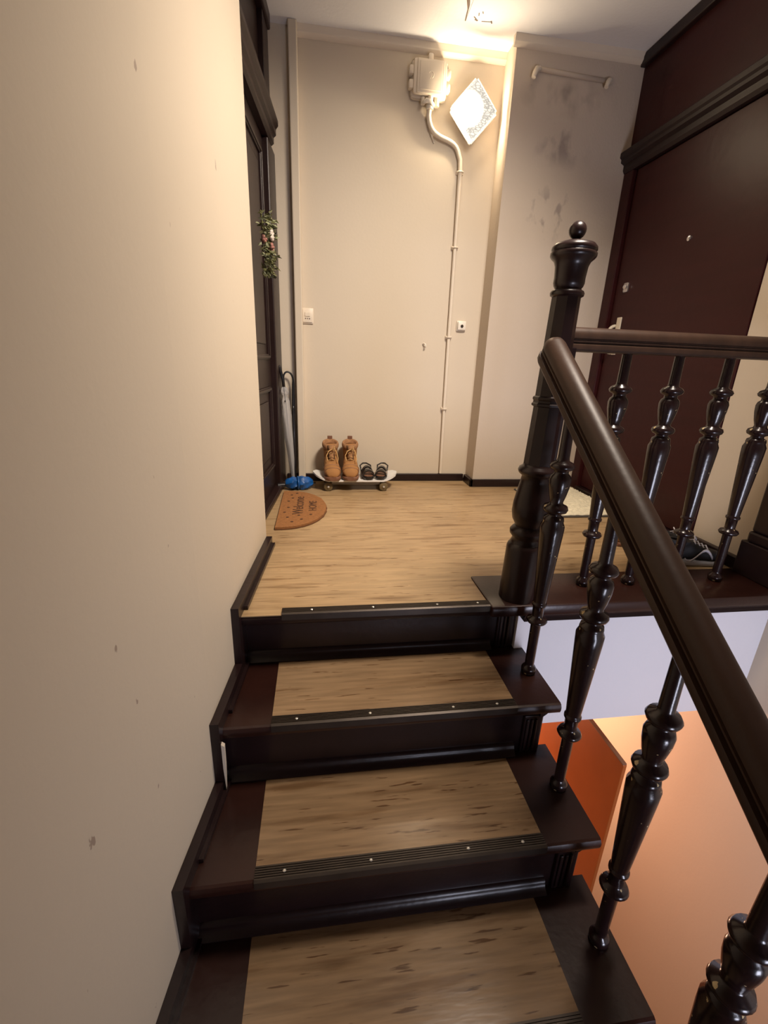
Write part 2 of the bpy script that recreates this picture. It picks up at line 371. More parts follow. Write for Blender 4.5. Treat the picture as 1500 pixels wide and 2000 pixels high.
# local frame: y along the wall (0 = far casing), x out of the wall
def L(name, bm, m=M_doorl, parent=None, **k): return link(name, bm, m, parent or dl, **k)
L('door_casing', B(-.12, .0, -.075, .13, 0, 1.80, .006))
bm = bmesh.new(); box(bm, -.12, -.004, -.075, .06, 1.90, 2.30, .004); L('upper_casing', bm)
bm = bmesh.new(); box(bm, -.07, -.030, -.84, -.075, .03, 1.80, .003); leafl = L('door_leaf', bm)
for z0, z1 in ((.76, 1.72), (.16, .62)):
    bm = bmesh.new()
    for a in (0, 1):
        for (y0, y1, za, zb) in ((-.74, -.155, z0, z0+.028), (-.74, -.155, z1-.028, z1), (-.74, -.712, z0, z1), (-.183, -.155, z0, z1)):
            i = .0 if a == 0 else .007
            box(bm, -.032, -.020+.006*a, y0+i, y1-i, za+i, zb-i, .003)
    L('panel_moulding', bm, parent=leafl)
    L('door_panel', B(-.032, -.024, -.66, -.235, z0+.075, z1-.075, .006), parent=leafl)
bm = bmesh.new(); box(bm, -.09, .012, -.86, .0, 0, .030, .006); L('threshold', bm)
bm = bmesh.new(); sec = [(-.12, 1.80), (.0, 1.80), (.012, 1.81), (.012, 1.835), (.024, 1.845), (.024, 1.87), (.036, 1.885), (.036, 1.905), (-.0, 1.92), (-.12, 1.92)]
loft(bm, [[(a, y, z) for a, z in sec] for y in (-.93, .035)]); L('lintel_moulding', bm)
L('overdoor_panel', B(-.12, -.030, -.93, -.075, 1.92, 2.30)) 
bm = bmesh.new(); box(bm, -.12, .008, -.93, .075, 2.28, H-.001, .008); L('cornice', bm)
bm = bmesh.new(); prism(bm, [(-.35, .53), (-.115, .53), (-.02, 1.7), (-.35, 1.7)], 'z', 0, H); struct('wall_landing_left', bm, M_wall)

# ------------------------------------------------------------------ staircase
st = thing('staircase', 'dark brown painted wooden staircase with tan linoleum strips climbing to the landing', 'staircase')
def stp(y): return xw(y)
X1 = .912
ML = [.088, .088, .066, .05, .04, .03, .02, .02]; MR = [.80, .815, .803, .797, .795, .79, .79, .79]
# carcass under the treads with its stepped outer string
pts = [(.024, -.037)]
for k in range(0, 7):
    yr = .024 if k == 0 else YN[k]+.036
    pts += [(yr, -RI*(k+1)+.0-.037), (YN[k+1]+.036, -RI*(k+1)-.037)]
pts += [(YN[7]+.036, -1.75), (.06, -.42), (.06, -.037)]
pts[0:1] = [(.024, -.037), (.024, -.037)]
bm = bmesh.new(); prism(bm, pts[1:], 'x', lambda p: stp(p[0])+.001, X1-.008); link('string', bm, M_dark, st)
def step_tread(k):
    z = -RI*k; y0 = YN[k]; y1 = .03 if k == 1 else YN[k-1]+.045
    nl = link
    bm = bmesh.new()
    sec = [(y1, z-.036), (y0+.012, z-.036), (y0+.003, z-.031), (y0, z-.022), (y0, z-.012), (y0+.004, z-.003), (y0+.010, z), (y1, z)]
    prism(bm, sec, 'x', lambda p: stp(p[0])+.001, .958 if k < 3 else .965)
    t = link('step_tread', bm, M_tread, st, smooth=True, auto=25)
    # ledge moulding under the overhang, returning on the open end
    bm = bmesh.new(); sec2 = [(y0+.032, z-.036), (y0+.014, z-.036), (y0+.017, z-.046), (y0+.026, z-.054), (y0+.032, z-.056)]
    prism(bm, sec2, 'x', stp(y0)+.002, X1+.015)
    prism(bm, [(X1-.01, z-.056), (X1, z-.056), (X1+.012, z-.046), (X1+.018, z-.036), (X1-.01, z-.036)], 'y', y0+.015, y1)
    link('nosing_moulding', bm, M_dark, t)
    if k:
        ml, mr = ML[k], MR[k]
        bm = bmesh.new(); box(bm, ml, mr, y0+.036, y1-.013, z, z+.0025); link('linoleum_insert', bm, M_linos, t)
    return t
def strip(k, parent):
    z = -RI*k; y0 = YN[k]; ml, mr = ML[k], MR[k]
    if k == 0: ml, mr = .105, .80
    yb = y0+.037
    bm = bmesh.new(); pr = []
    n = 6
    for i in range(n):
        a = y0+.004+(yb-y0-.004)*i/n; b = y0+.004+(yb-y0-.004)*(i+.55)/n
        pr += [(a, z+.0060), (b, z+.0060), (b, z+.0038), (a+(yb-y0-.004)/n, z+.0038)]
    prism(bm, [(y0-.002, z-.018), (y0-.002, z+.003)]+pr[:-1]+[(yb, z+.0038), (yb, z), (y0+.003, z-.0), (y0+.003, z-.018)], 'x', ml, mr)
    s = link('nosing_strip', bm, M_strip, parent)
    xs = [.20, .40, .618, .76] if k == 0 else [ml+.07, ml+.28, ml+.53, mr-.06]
    me = None
    for x in xs:
        if me is None:
            bm = bmesh.new(); lathe(bm, [(.0042, 0), (.0042, .001), (.0022, .0022)], 8); q = link('screw', bm, M_screw, s); me = q.data
        else:
            q = bpy.data.objects.new('screw', me); COL.objects.link(q); q.parent = s
        q.location = (x, y0+.018, z+.006)
# landing nosing
bm = bmesh.new(); z = 0; y0 = YN[0]
prism(bm, [(.03, -.036), (y0+.012, -.036), (y0+.003, -.031), (y0, -.022), (y0, -.012), (y0+.004, -.005), (y0+.01, -.0035), (.03, -.0035)], 'x', -.04, .82)
t0 = link('landing_nosing', bm, M_dark, st, smooth=True, auto=25)
strip(0, t0)
bm = bmesh.new(); prism(bm, [(y0+.052, -.036), (y0+.014, -.036), (y0+.02, -.046), (y0+.045, -.054), (y0+.052, -.056)], 'x', -.035, X1+.01); link('nosing_moulding', bm, M_dark, t0)
for k in range(1, 8):
    t = step_tread(k)
    if k < 7: strip(k, t)
def riser(k):
    """riser between tread k (top) and tread k+1"""
    yr = .018 if k == 0 else YN[k]+.03
    zt, zb = -RI*k-.036, -RI*(k+1)
    bm = bmesh.new(); box(bm, stp(yr)+.001, X1, yr, yr+.015, zb, zt); r = link('riser', bm, M_dark, st)
    # cyma moulding at the foot
    sec = [(yr, zb), (yr-.026, zb), (yr-.028, zb+.007), (yr-.022, zb+.012), (yr-.014, zb+.017), (yr-.010, zb+.026), (yr-.008, zb+.034), (yr, zb+.038)]
    bm = bmesh.new(); prism(bm, sec, 'x', stp(yr)+.002, .835); link('foot_moulding', bm, M_dark, r, smooth=True, auto=50)
    # fluted block at the open end and the return on the string
    bm = bmesh.new(); box(bm, .855, X1+.004, yr-.010, yr+.016, zb, zt-.018, .003)
    for x in (.866, .880, .894): box(bm, x-.004, x+.004, yr-.015, yr-.008, zb+.012, zt-.03, .002)
    box(bm, X1-.008, X1+.010, yr-.004, yr+.03, zb, zt-.018, .004)
    link('end_bracket', bm, M_dark, r)
for k in range(0, 7): riser(k)
# stepped skirting on the left wall
bm = bmesh.new(); zc = .042; f = .022
outer = [(YE, zc), (YN[0]-f+.02, zc)]
inner = [(YE, 0), (YN[0]+.03, 0)]
pp = []
seg = []
def quad(y0, y1, z0, z1, th=.024):
    vs = []
    for y in (y0, y1):
        for z in (z0, z1):
            vs.append(bm.verts.new((xw(y)-.004, y, z))); vs.append(bm.verts.new((xw(y)+th, y, z)))
    F = [(0, 1, 3, 2), (4, 6, 7, 5), (0, 4, 5, 1), (2, 3, 7, 6), (0, 2, 6, 4), (1, 5, 7, 3)]
    for q in F: bm.faces.new([vs[i] for i in q])
quad(YN[0]+.06, YE, -.002, zc); quad(YN[0]+.04, YE-.002, .0005, .014, .036)
for k in range(0, 7):
    quad(YN[k]-f, YN[k]+.06, -RI*(k+1)+zc, -RI*k+zc)
    quad(YN[k+1]+.06, YN[k]+.06, -RI*(k+1)-.02, -RI*(k+1)+zc)
    quad(YN[k+1]+.062, YN[k]+.028, -RI*(k+1)-.018, -RI*(k+1)+.013, .034)
link('wall_skirting', bm, M_dark, st)
bm = bmesh.new()
vv = [bm.verts.new(p) for p in [(xw(-.31)+.026, YN[1]-f-.003, -.225), (xw(-.31)+.034, YN[1]-f-.003, -.232), (xw(-.31)+.033, YN[1]-f-.003, -.30), (xw(-.31)+.029, YN[1]-f-.003, -.385), (xw(-.31)+.026, YN[1]-f-.003, -.31)]]
r = bmesh.ops.extrude_face_region(bm, geom=[bm.faces.new(vv)]); bmesh.ops.translate(bm, vec=(0, .012, 0), verts=[v for v in r['geom'] if isinstance(v, bmesh.types.BMVert)])
tag(link('filler_gap', bm, M_gap, st), 'sliver of bare cream plaster between skirting and riser')

# ------------------------------------------------------------------ balusters
PROF = [(.020, 0), (.024, .004), (.025, .018), (.021, .026), (.014, .031), (.0155, .038), (.0165, .19), (.017, .192), (.030, .196), (.034, .203), (.030, .211), (.018, .216),
        (.0175, .222), (.019, .255), (.0235, .258), (.0235, .265), (.020, .268), (.0205, .272), (.035, .50), (.036, .528), (.030, .542), (.031, .546), (.029, .556),
        (.020, .561), (.020, .567), (.034, .574), (.037, .582), (.034, .591), (.021, .597), (.019, .603), (.0245, .622), (.030, .650), (.0315, .672), (.028, .683), (.021, .689),
        (.0205, .697), (.033, .703), (.036, .711), (.031, .720), (.018, .726), (.0165, .735), (.0135, 1.0)]
PROF = [(r*.98, z) for r, z in PROF]
def baluster_mesh(h):
    bm = bmesh.new(); lathe(bm, [p for p in PROF if p[1] < h-.01]+[(.0145, h)], 22)
    for f in bm.faces: f.smooth = True
    return bm
def rail_section(wd, ht):
    w2 = wd/2; pts = []
    for i in range(13):  # rounded top roll
        t = math.pi*i/12; pts.append((w2*.90*math.cos(t), ht*(.60+.40*math.sin(t)**.85)))
    side = [(w2*.90, .54), (w2*.74, .50), (w2*.74, .47), (w2*.86, .44), (w2*.86, .39), (w2*.70, .36), (w2*.70, .33), (w2*.97, .29), (w2*1.0, .24), (w2*1.0, .10), (w2*.9, .03), (w2*.6, 0)]
    pts += [(-a, b*ht) for a, b in side]+[(a, b*ht) for a, b in side[::-1]]
    return pts
SEC = rail_section(.068, .082)
sb = thing('stair_balustrade', 'sloping dark wooden handrail on turned balusters along the open side of the stairs', 'balustrade')
BX = .92
def railz(y): return .797+.722*(y)     # underside of the sloping rail
bm = bmesh.new(); rings = []
SL = math.atan(.722)
for y, q in ((-1.75, 1), (-1.2, 1), (-.6, 1), (-.15, 1), (-.016, 1), (-.004, .93), (.002, .8)):
    c = Vector((.888, y, railz(y))); n = Vector((0, -math.sin(SL), math.cos(SL)))
    rings.append([c+Vector((a*q, 0, 0))+n*((b-.041)*q+.041) for a, b in SEC])
loft(bm, rings); link('handrail', bm, M_rail, sb, smooth=True, auto=30)
bmesh_b = baluster_mesh(.90); b0 = link('baluster', bmesh_b, M_bal, sb, smooth=True, auto=70, loc=(BX, -.130, -.2))
for k in range(1, 6):
    c = b0.copy(); COL.objects.link(c); c.parent = sb; c.location = (BX, (-.130, -.395, -.665, -.932, -1.20, -1.46)[k], -RI*(k+1))
for o in [o for o in bpy.data.objects if o.name.startswith('baluster')]:
    # each stands up to the rail above it
    y = o.location.y; zt = railz(y)+.02-o.location.z
    o.scale.z = 1.0
    me = o.data.copy(); o.data = me
    for v in me.vertices:
        if v.co.z > .73: v.co.z = .735+(v.co.z-.735)*(zt-.735)/(.90-.735)

# landing balustrade
lb = thing('landing_balustrade', 'level dark handrail on turned balusters closing the landing edge', 'balustrade')
LY = .085
bm = bmesh.new(); box(bm, .80, XR-.002, -.050, .185, -.036, .006, .008)
link('base_board', bm, M_tread, lb, smooth=True, auto=40)
bm = bmesh.new(); prism(bm, [(-.036, -.066), (-.030, -.056), (-.040, -.040), (-.040, -.036), (0, -.036), (0, -.066)], 'x', .93, XR-.002); link('board_moulding', bm, M_dark, lb)
bm = bmesh.new(); sec = [(LY+a, .826+b) for a, b in rail_section(.066, .072)]
loft(bm, [[(x, a, b) for a, b in sec] for x in (.955, XR-.002)]); link('handrail', bm, M_rail, lb, smooth=True, auto=30)
bm = bmesh.new(); lathe(bm, [p for p in PROF if p[1] < .84]+[(.0150, .828)], 22); l0 = link('baluster', bm, M_bal, lb, smooth=True, auto=70, loc=(1.205, LY, .006))
for x in (1.392, 1.578, 1.768):
    c = l0.copy(); COL.objects.link(c); c.parent = lb; c.location.x = x
# half newel against the right wall
bm = bmesh.new(); box(bm, XR-.05, XR-.001, -.008, .160, .006, .145, .004); box(bm, XR-.045, XR-.001, .004, .146, .145, .19, .01)
box(bm, XR-.042, XR-.001, .012, .138, .19, 1.02, .008); box(bm, XR-.052, XR-.001, .0, .150, 1.02, 1.05, .008)
link('half_newel', bm, M_dark, lb)

# newel post
NX, NY = .914, .018
nw = thing('newel_post', 'stout turned newel post with ball finial at the corner of the landing', 'newel post', (NX, NY, .006))
bm = bmesh.new()
lathe(bm, [(.061, 0), (.0595, .190), (.056, .200), (.050, .207)], 32)
link('plinth', bm, M_dark, nw, smooth=True, auto=35)
bm = bmesh.new()
lathe(bm, [(.050, .205), (.049, .212), (.045, .222), (.048, .228), (.056, .238), (.057, .250), (.050, .260), (.043, .266), (.046, .274), (.055, .290), (.060, .315), (.059, .345), (.054, .380), (.048, .415), (.045, .436),
           (.049, .440), (.057, .446), (.060, .455), (.057, .464), (.048, .470), (.046, .476)], 32)
link('turned_vase', bm, M_dark, nw, smooth=True, auto=60)
bm = bmesh.new()
lathe(bm, [(.046, .472), (.0425, .655), (.049, .658), (.050, .664), (.046, .668), (.046, .674), (.049, .678), (.048, .684), (.0425, .688), (.0395, .962), (.0395, .965)], 8, phase=math.pi/8)
link('shaft', bm, M_dark, nw)
bm = bmesh.new()
lathe(bm, [(.040, .962), (.046, .966), (.047, .972), (.044, .978), (.038, .981), (.036, .985), (.040, .990), (.0425, .998), (.042, 1.01), (.0445, 1.04), (.049, 1.052), (.058, 1.060), (.062, 1.066), (.062, 1.073), (.058, 1.077),
           (.061, 1.081), (.060, 1.088), (.053, 1.096), (.030, 1.103), (.014, 1.106), (.010, 1.110)], 32)
link('cap', bm, M_dark, nw, smooth=True, auto=45)
bm = bmesh.new(); ball(bm, (0, 0, 1.130), .0230, 24, 16); link('ball_finial', bm, M_dark, nw, smooth=True)
bm = bmesh.new(); box(bm, .036, .068, .012, .070, .235, .832, .003); link('backing_post', bm, M_dark, nw)

nw.rotation_euler = (0, math.radians(1.1), 0)   # it leans a little

# ------------------------------------------------------------------ things on the walls
# wall lamp
LX, LYY, LZ = 1.064, 1.575, 2.056
la = thing('wall_lamp', 'glowing diamond shaped patterned glass wall lamp above the conduit', 'lamp', (LX, D, LZ))
def diamond(bm, w, h, y0, y1, bev):
    vs = prism(bm, [(0, h), (w, 0), (0, -h), (-w, 0)], 'y', y0, y1)
    bmesh.ops.recalc_face_normals(bm, faces=bm.faces)
    bmesh.ops.bevel(bm, geom=list(bm.edges), offset=bev, segments=3, affect='EDGES')
bm = bmesh.new(); diamond(bm, .132, .146, -.105, -.045, .012)
link('glass_cover', bm, M_lamp, la, smooth=True, auto=40)
bl = bpy.data.lights.new('bulb', 'POINT'); bl.energy = LAMP_W; bl.color = (1.0, .80, .55); bl.shadow_soft_size = .022
o = bpy.data.objects.new('bulb', bl); COL.objects.link(o); o.location = (LX-.02, D-.078, LZ)
bm = bmesh.new(); diamond(bm, .09, .10, -.046, -.002, .006); link('lamp_base', bm, M_white, la)
bm = bmesh.new(); diamond(bm, .125, .139, -.052, -.044, .003); link('rear_rim', bm, M_white, la)

# junction box
jb = thing('junction_box', 'old square cream junction box with knockouts painted over', 'junction box', (.825, D, 2.19))
bm = bmesh.new(); box(bm, -.10, .10, -.030, -.001, -.085, .085, .02); link('box_base', bm, M_whitep, jb, smooth=True, auto=30)
bm = bmesh.new(); box(bm, -.09, .09, -.055, -.028, -.075, .078, .012)
for x, z in ((-.098, .03), (-.098, -.03), (.098, .03), (.098, -.03), (0, .088)):
    box(bm, x-.014, x+.014, -.046, -.006, z-.02, z+.02, .008)
link('box_body', bm, M_whitep, jb, smooth=True, auto=30)
bm = bmesh.new(); box(bm, -.072, .072, -.064, -.054, -.072, .072, .005); box(bm, -.060, .060, -.067, -.062, -.060, .060, .003)
lid = link('box_lid', bm, M_whitep, jb, smooth=True, auto=30)
bm = bmesh.new(); tube(bm, [(.014*math.cos(t), -.067, .014*math.sin(t)+.004) for t in [i*.42-1.2 for i in range(10)]], .0016, 6)
tube(bm, [(-.002, -.067, -.012), (.004, -.067, .010)], .0014, 6); link('embossed_mark', bm, M_whitep, lid)
bm = bmesh.new(); lathe(bm, [(.020, -.055), (.020, -.035), (.016, -.030), (.016, 0)], 12, (.008, -.035, -.075)); lathe(bm, [(.014, -.035), (.014, 0)], 10, (.045, -.03, -.078)); lathe(bm, [(.012, -.03), (.012, 0)], 10, (-.03, -.03, -.078))
link('cable_gland', bm, M_white, jb, smooth=True, auto=40)
bm = bmesh.new(); tube(bm, [(-.035, -.050, -.112), (-.015, -.056, -.100), (.008, -.056, -.103), (.030, -.050, -.118)], [.007, .012, .012, .006], 8); link('putty_collar', bm, M_white, jb, smooth=True)

# conduit
cn = thing('conduit', 'cream painted conduit pipe snaking down the back wall from the junction box', 'pipe', (1.045, D, 0))
pts = [(-.212, -.035, 2.10), (-.212, -.028, 2.06)]+bez((-.212, -.022, 2.04), (-.20, -.018, 1.92), (-.07, -.016, 1.97), (-.035, -.016, 1.90), 12)+[(-.018, -.016, 1.86), (-.012, -.016, 1.80), (-.008, -.016, 1.42), (-.004, -.016, .93), (.002, -.016, .49), (.010, -.016, .055)]
bm = bmesh.new(); tube(bm, pts, [.013]*(len(pts)-6)+[.0125, .012, .0105, .0105, .010, .009], 12); link('pipe', bm, M_whitep, cn, smooth=True, auto=60)
for x, z in ((-.012, 1.80), (-.008, 1.425), (-.004, .93), (.002, .49)):
    bm = bmesh.new(); box(bm, x-.020, x+.020, -.012, -.001, z-.010, z+.010, .003)
    tube(bm, [(x+.0165*math.cos(t), -.016+.0165*math.sin(t), z) for t in [math.pi*i/8+math.pi for i in range(9)]], .004, 6); link('pipe_clip', bm, M_whitep, cn)
cb = thing('cable_stub', 'short end of old painted cable beside the bend of the conduit', 'cable', (.85, D, 1.99))
bm = bmesh.new(); tube(bm, [(-.012, -.004, .055), (-.006, -.007, .01), (.008, -.008, -.03), (.02, -.004, -.055)], [.005, .006, .006, .004], 8); link('cable_sheath', bm, M_whitep, cb, smooth=True)
bm = bmesh.new(); tube(bm, [(.02, -.004, -.055), (.024, -.004, -.063)], .003, 6); link('cable_tip', bm, M_white, cb, smooth=True)

# switches
sw = thing('light_switch', 'cream rectangular wall plate beside the white vertical post', 'switch', (.168, D, 1.013))
link('back_plate', B(-.034, .034, -.010, -.001, -.043, .043, .003), M_whitep, sw, smooth=True, auto=30)
link('raised_frame', B(-.028, .028, -.017, -.010, -.036, .036, .003), M_whitep, sw, smooth=True, auto=30)
bm = bmesh.new(); box(bm, -.016, .016, -.022, -.016, -.004, .020, .003); link('rocker', bm, M_whitep, sw)
bm = bmesh.new()
for x in (-.012, 0, .012): box(bm, x-.003, x+.003, -.0195, -.016, -.018, -.012, .001)
link('slots', bm, M_crack, sw)
s2 = thing('push_switch', 'small white square push switch beside the conduit', 'switch', (1.118, D, 1.0))
link('back_plate', B(-.030, .030, -.012, -.001, -.030, .030, .004), M_white, s2, smooth=True, auto=30)
link('cover_frame', B(-.026, .026, -.026, -.012, -.024, .026, .005), M_white, s2, smooth=True, auto=30)
bm = bmesh.new(); lathe(bm, [(.009, 0), (.009, .004), (.006, .006)], 14, (0, -.026, -.002), Matrix.Rotation(math.pi/2, 3, 'X')); link('push_button', bm, M_strip, s2)
hk = thing('wall_hook', 'tiny cream painted hook screwed into the back wall', 'hook', (.889, D, .876))
bm = bmesh.new(); tube(bm, [(-.006, -.001, .010), (-.004, -.014, .012), (.004, -.022, .008), (.006, -.024, -.004), (.003, -.02, -.012)], .0045, 8); link('hook_wire', bm, M_white, hk, smooth=True)
bm = bmesh.new(); lathe(bm, [(.007, 0), (.006, .004)], 10, (-.006, -.001, .010), Matrix.Rotation(math.pi/2, 3, 'X')); link('hook_base', bm, M_white, hk)

# capped pipe on the chimney breast
cp = thing('painted_pipe', 'cream painted pipe with bent ends half sunk in the chimney breast', 'pipe', (1.55, DB, 2.2))
bm = bmesh.new(); tube(bm, [(-.190, -.004, .030), (0, -.004, .024), (.20, -.004, .018)], .011, 12); link('pipe', bm, M_chim, cp, smooth=True)
for sx in (-1, 1):
    bm = bmesh.new()
    x = -.190 if sx < 0 else .215
    tube(bm, [(x+.01, -.006, .030 if sx < 0 else .020), (x-.006, -.018, .022 if sx < 0 else .014), (x-.018, -.030, .002), (x-.026, -.034, -.022)], [.013, .014, .013, .011], 12)
    link('pipe_end', bm, M_whitep, cp, smooth=True, auto=60)

# ceiling patch: a loose painted sheet edge and cracks
pa = thing('ceiling_patch', 'pale patch of overpainted paper on the ceiling with a dark torn edge', 'patch', (.95, 1.43, H))
bm = bmesh.new(); prism(bm, [(0, 0), (.17, -.01), (.17, -.50), (-.02, -.50)], 'z', -.003, -.0005); link('patch_sheet', bm, M_ceil, pa)
bm = bmesh.new(); prism(bm, [(-.004, .002), (.0, .002), (-.012, -.10), (-.035, -.18), (-.037, -.13), (-.014, -.07)], 'z', -.0035, -.0006); link('torn_edge', bm, M_crack, pa)
bm = bmesh.new()
for x0, y0, x1, y1, w in ((.04, -.02, .055, -.012, .004), (.075, -.012, .125, -.018, .0016), (.120, -.024, .128, -.008, .003), (.03, -.035, .045, -.022, .0022), (.046, -.062, .050, -.045, .0024), (.06, -.074, .066, -.062, .002)):
    d = Vector((x1-x0, y1-y0)).normalized(); n = Vector((-d.y, d.x))*w
    prism(bm, [(x0+n.x, y0+n.y), (x1+n.x, y1+n.y), (x1-n.x, y1-n.y), (x0-n.x, y0-n.y)], 'z', -.0042, -.003)
link('paint_cracks', bm, M_crack, pa)

# garland on the left door
ga = thing('flower_garland', 'hanging green garland with white and pink flowers on the left door', 'garland', (-.033, 1.0, 1.255)); ga.scale = (1.25, 1.45, .86)
ga.rotation_euler = (0, 0, -ANG)
R_ = random.Random(3)
def leaf(bm, c, ln, wd):
    d = Vector((R_.uniform(.1, 1), R_.uniform(-1, 1), R_.uniform(-1.2, .6))).normalized()
    s = d.cross(Vector((R_.uniform(-1, 1), R_.uniform(-1, 1), .6))).normalized(); n = d.cross(s)
    c = Vector(c); P = [c, c+d*ln*.5+s*wd+n*.002, c+d*ln, c+d*ln*.5-s*wd+n*.002, c+d*ln*.5-n*.003]
    v = [bm.verts.new(p) for p in P]
    for a, b in ((0, 1), (1, 2), (2, 3), (3, 0)): bm.faces.new((v[a], v[b], v[4]))
for nm, mm, cnt in (('leaves', M_leaf, 150), ('pale_leaves', M_leaf2, 95)):
    bm = bmesh.new()
    for i in range(cnt):
        z = R_.uniform(-.15, .13)
        wy = .085*(1-abs(z/.17)**1.5)+.010
        if z < -.04: wy = .03+.06*(z+.15)/.11
        y = R_.uniform(-wy, wy)+(.02 if z < -.03 else 0)+(.05 if (-.05 < z < 0 and R_.random() < .3) else 0)
        leaf(bm, (R_.uniform(.012, .05), y, z), R_.uniform(.018, .034), R_.uniform(.004, .008))
    tag(link(nm, bm, mm, ga), kind='stuff')
bm = bmesh.new()
tube(bm, [(.02, -.02, .13), (.025, 0, .05), (.028, .01, -.05), (.018, .03, -.16)], .003, 6); link('stem', bm, M_leaf, ga)
for c, r, mm in (((.045, .02, .045), .020, M_petw), ((.050, .0, .02), .018, M_petw), ((.045, .01, -.02), .022, M_petp), ((.035, .04, -.012), .016, M_petp), ((.03, -.03, .0), .02, M_petp)):
    bm = bmesh.new()
    for k in range(7):
        a = k*.9; p = Vector(c)+Vector((R_.uniform(0, .4), math.cos(a), math.sin(a)))*r*.5
        ball(bm, p, r*.48, 8, 6, (.7, 1, 1))
    ball(bm, Vector(c)+Vector((r*.3, 0, 0)), r*.35, 8, 6); link('flower', bm, mm, ga, smooth=True)

# ------------------------------------------------------------------ things on the landing floor
# coir mat
cm = thing('doormat', 'half round orange brown coir doormat by the left door', 'doormat', (.018, 1.03, 0))
def halfround(s, n=36, w=.25, h=.315):
    pts = []
    for i in range(n+1):
        t = math.pi*i/n-math.pi/2
        pts.append((w*s*abs(math.cos(t))**.85+.006*noise.noise(Vector((i*.9, 0, 0))), h*s*math.sin(t)))
    return pts
bm = bmesh.new(); prism(bm, halfround(1), 'z', .001, .006); link('mat_backing', bm, M_coirb, cm)
bm = bmesh.new(); prism(bm, halfround(.985), 'z', .006, .014); link('coir_pile', bm, M_coir, cm)
RZ = Matrix.Rotation(math.pi/2, 4, 'Z')
text_mesh('lettering', 'Welcome', .078, .0006, Matrix.Translation((.100, .03, .0148)) @ RZ, M_ink, cm)
text_mesh('lettering', 'HOME', .060, .0006, Matrix.Translation((  .176, .015, .0148)) @ RZ, M_ink, cm)
me = None
for x, y in ((.05, .22), (.04, .10), (.045, -.01), (.03, -.09), (.05, -.17), (.105, -.14), (.12, -.20), (.075, -.235), (.06, .16), (.165, -.13), (.08, .255)):
    if me is None:
        bm = bmesh.new(); lathe(bm, [(.0075, .014), (.0075, .0152)], 8); q = link('printed_dot', bm, M_ink, cm); me = q.data
    else:
        q = bpy.data.objects.new('printed_dot', me); COL.objects.link(q); q.parent = cm
    q.location = (x, y, 0)

# clear umbrella
u1 = thing('umbrella', 'furled clear plastic umbrella with black crook handle leaning in the corner', 'umbrella', (.035, 1.585, 0))
a0 = Vector((.028, -.03, .02)); a1 = Vector((-.010, -.045, .58)); a2 = Vector((-.028, -.055, .70))
def along(t): return a0.lerp(a1, t)
bm = bmesh.new(); n = 18; rings = []
for t, r in ((.0, .004), (.04, .008), (.25, .017), (.5, .024), (.75, .026), (.9, .022), (.955, .012), (.965, .017), (1.0, .022), (1.035, .016), (1.05, .006)):
    c = along(t); rings.append([(c.x+(r*(1+.22*math.cos(5*a+t*6)))*math.cos(a), c.y+(r*(1+.22*math.cos(5*a+t*6)))*math.sin(a), c.z) for a in [2*math.pi*i/n for i in range(n)]])
loft(bm, rings); link('canopy', bm, M_clear, u1, smooth=True)
bm = bmesh.new(); tube(bm, [a0-Vector((0, 0, .018)), a0, a1, a1+Vector((-.002, 0, .03))], .0035, 8); link('shaft', bm, M_steel, u1, smooth=True)
bm = bmesh.new(); tube(bm, [a1, a1+Vector((-.006, -.003, .07)), a2]+bez(a2, a2+Vector((-.006, 0, .045)), a2+Vector((-.04, 0, .045)), a2+Vector((-.045, 0, .0)), 8)[1:], .0085, 10); link('handle', bm, M_black, u1, smooth=True)
bm = bmesh.new(); ball(bm, along(.9)+Vector((0, -.028, 0)), .005, 8, 6); link('snap_button', bm, M_black, u1)
# black cane umbrella
u2 = thing('umbrella', 'slim black stick umbrella with hooked handle leaning against the white post', 'umbrella', (.075, 1.60, 0))
bm = bmesh.new(); tube(bm, [(-.004, -.005, .001), (-.004, -.005, .05), (-.002, .0, .45), (0, .0, .62)]+bez((0, 0, .64), (0, 0, .70), (-.055, -.01, .71), (-.057, -.01, .655), 10), [.004, .008, .011, .008]+[.0055]*11, 10); link('stick', bm, M_black, u2, smooth=True)
bm = bmesh.new(); lathe(bm, [(.006, .05), (.014, .12), (.015, .35), (.010, .47), (.007, .5)], 10, (-.003, -.002, 0)); link('canopy', bm, M_blackm, u2, smooth=True)

# folded blue umbrella
u3 = thing('umbrella', 'short folded blue umbrella lying on the floor behind the doormat', 'umbrella', (.105, 1.425, .0), math.radians(8)); u3.scale = (1.12, 1.2, 1.2)
bm = bmesh.new(); n = 20; rings = []
for i in range(15):
    x = -.075+.15*i/14; e = math.sin(math.pi*min(1, max(0, (i+.6)/15)))**.4
    r = .034*e*(1-.28*math.exp(-((i-6)/1.2)**2))
    rings.append([(x, r*1.15*math.cos(a)*(1+.16*math.cos(6*a+i*.8)), .034+r*math.sin(a)*(1+.16*math.cos(6*a+i*.8))) for a in [2*math.pi*k/n for k in range(n)]])
loft(bm, rings); link('canopy', bm, M_blue, u3, smooth=True, auto=50)
bm = bmesh.new(); tube(bm, [(-.007, .036*math.cos(a), .034+.030*math.sin(a)) for a in [2*math.pi*k/16 for k in range(17)]], .006, 6); link('strap', bm, M_blue, u3, smooth=True)
bm = bmesh.new(); tube(bm, [(-.075, 0, .026), (-.115, 0, .022)], [.012, .015], 12); link('handle', bm, M_black, u3, smooth=True, auto=50)
bm = bmesh.new(); tube(bm, [(.072, 0, .03), (.09, 0, .03)], [.008, .005], 8); link('ferrule', bm, M_black, u3)

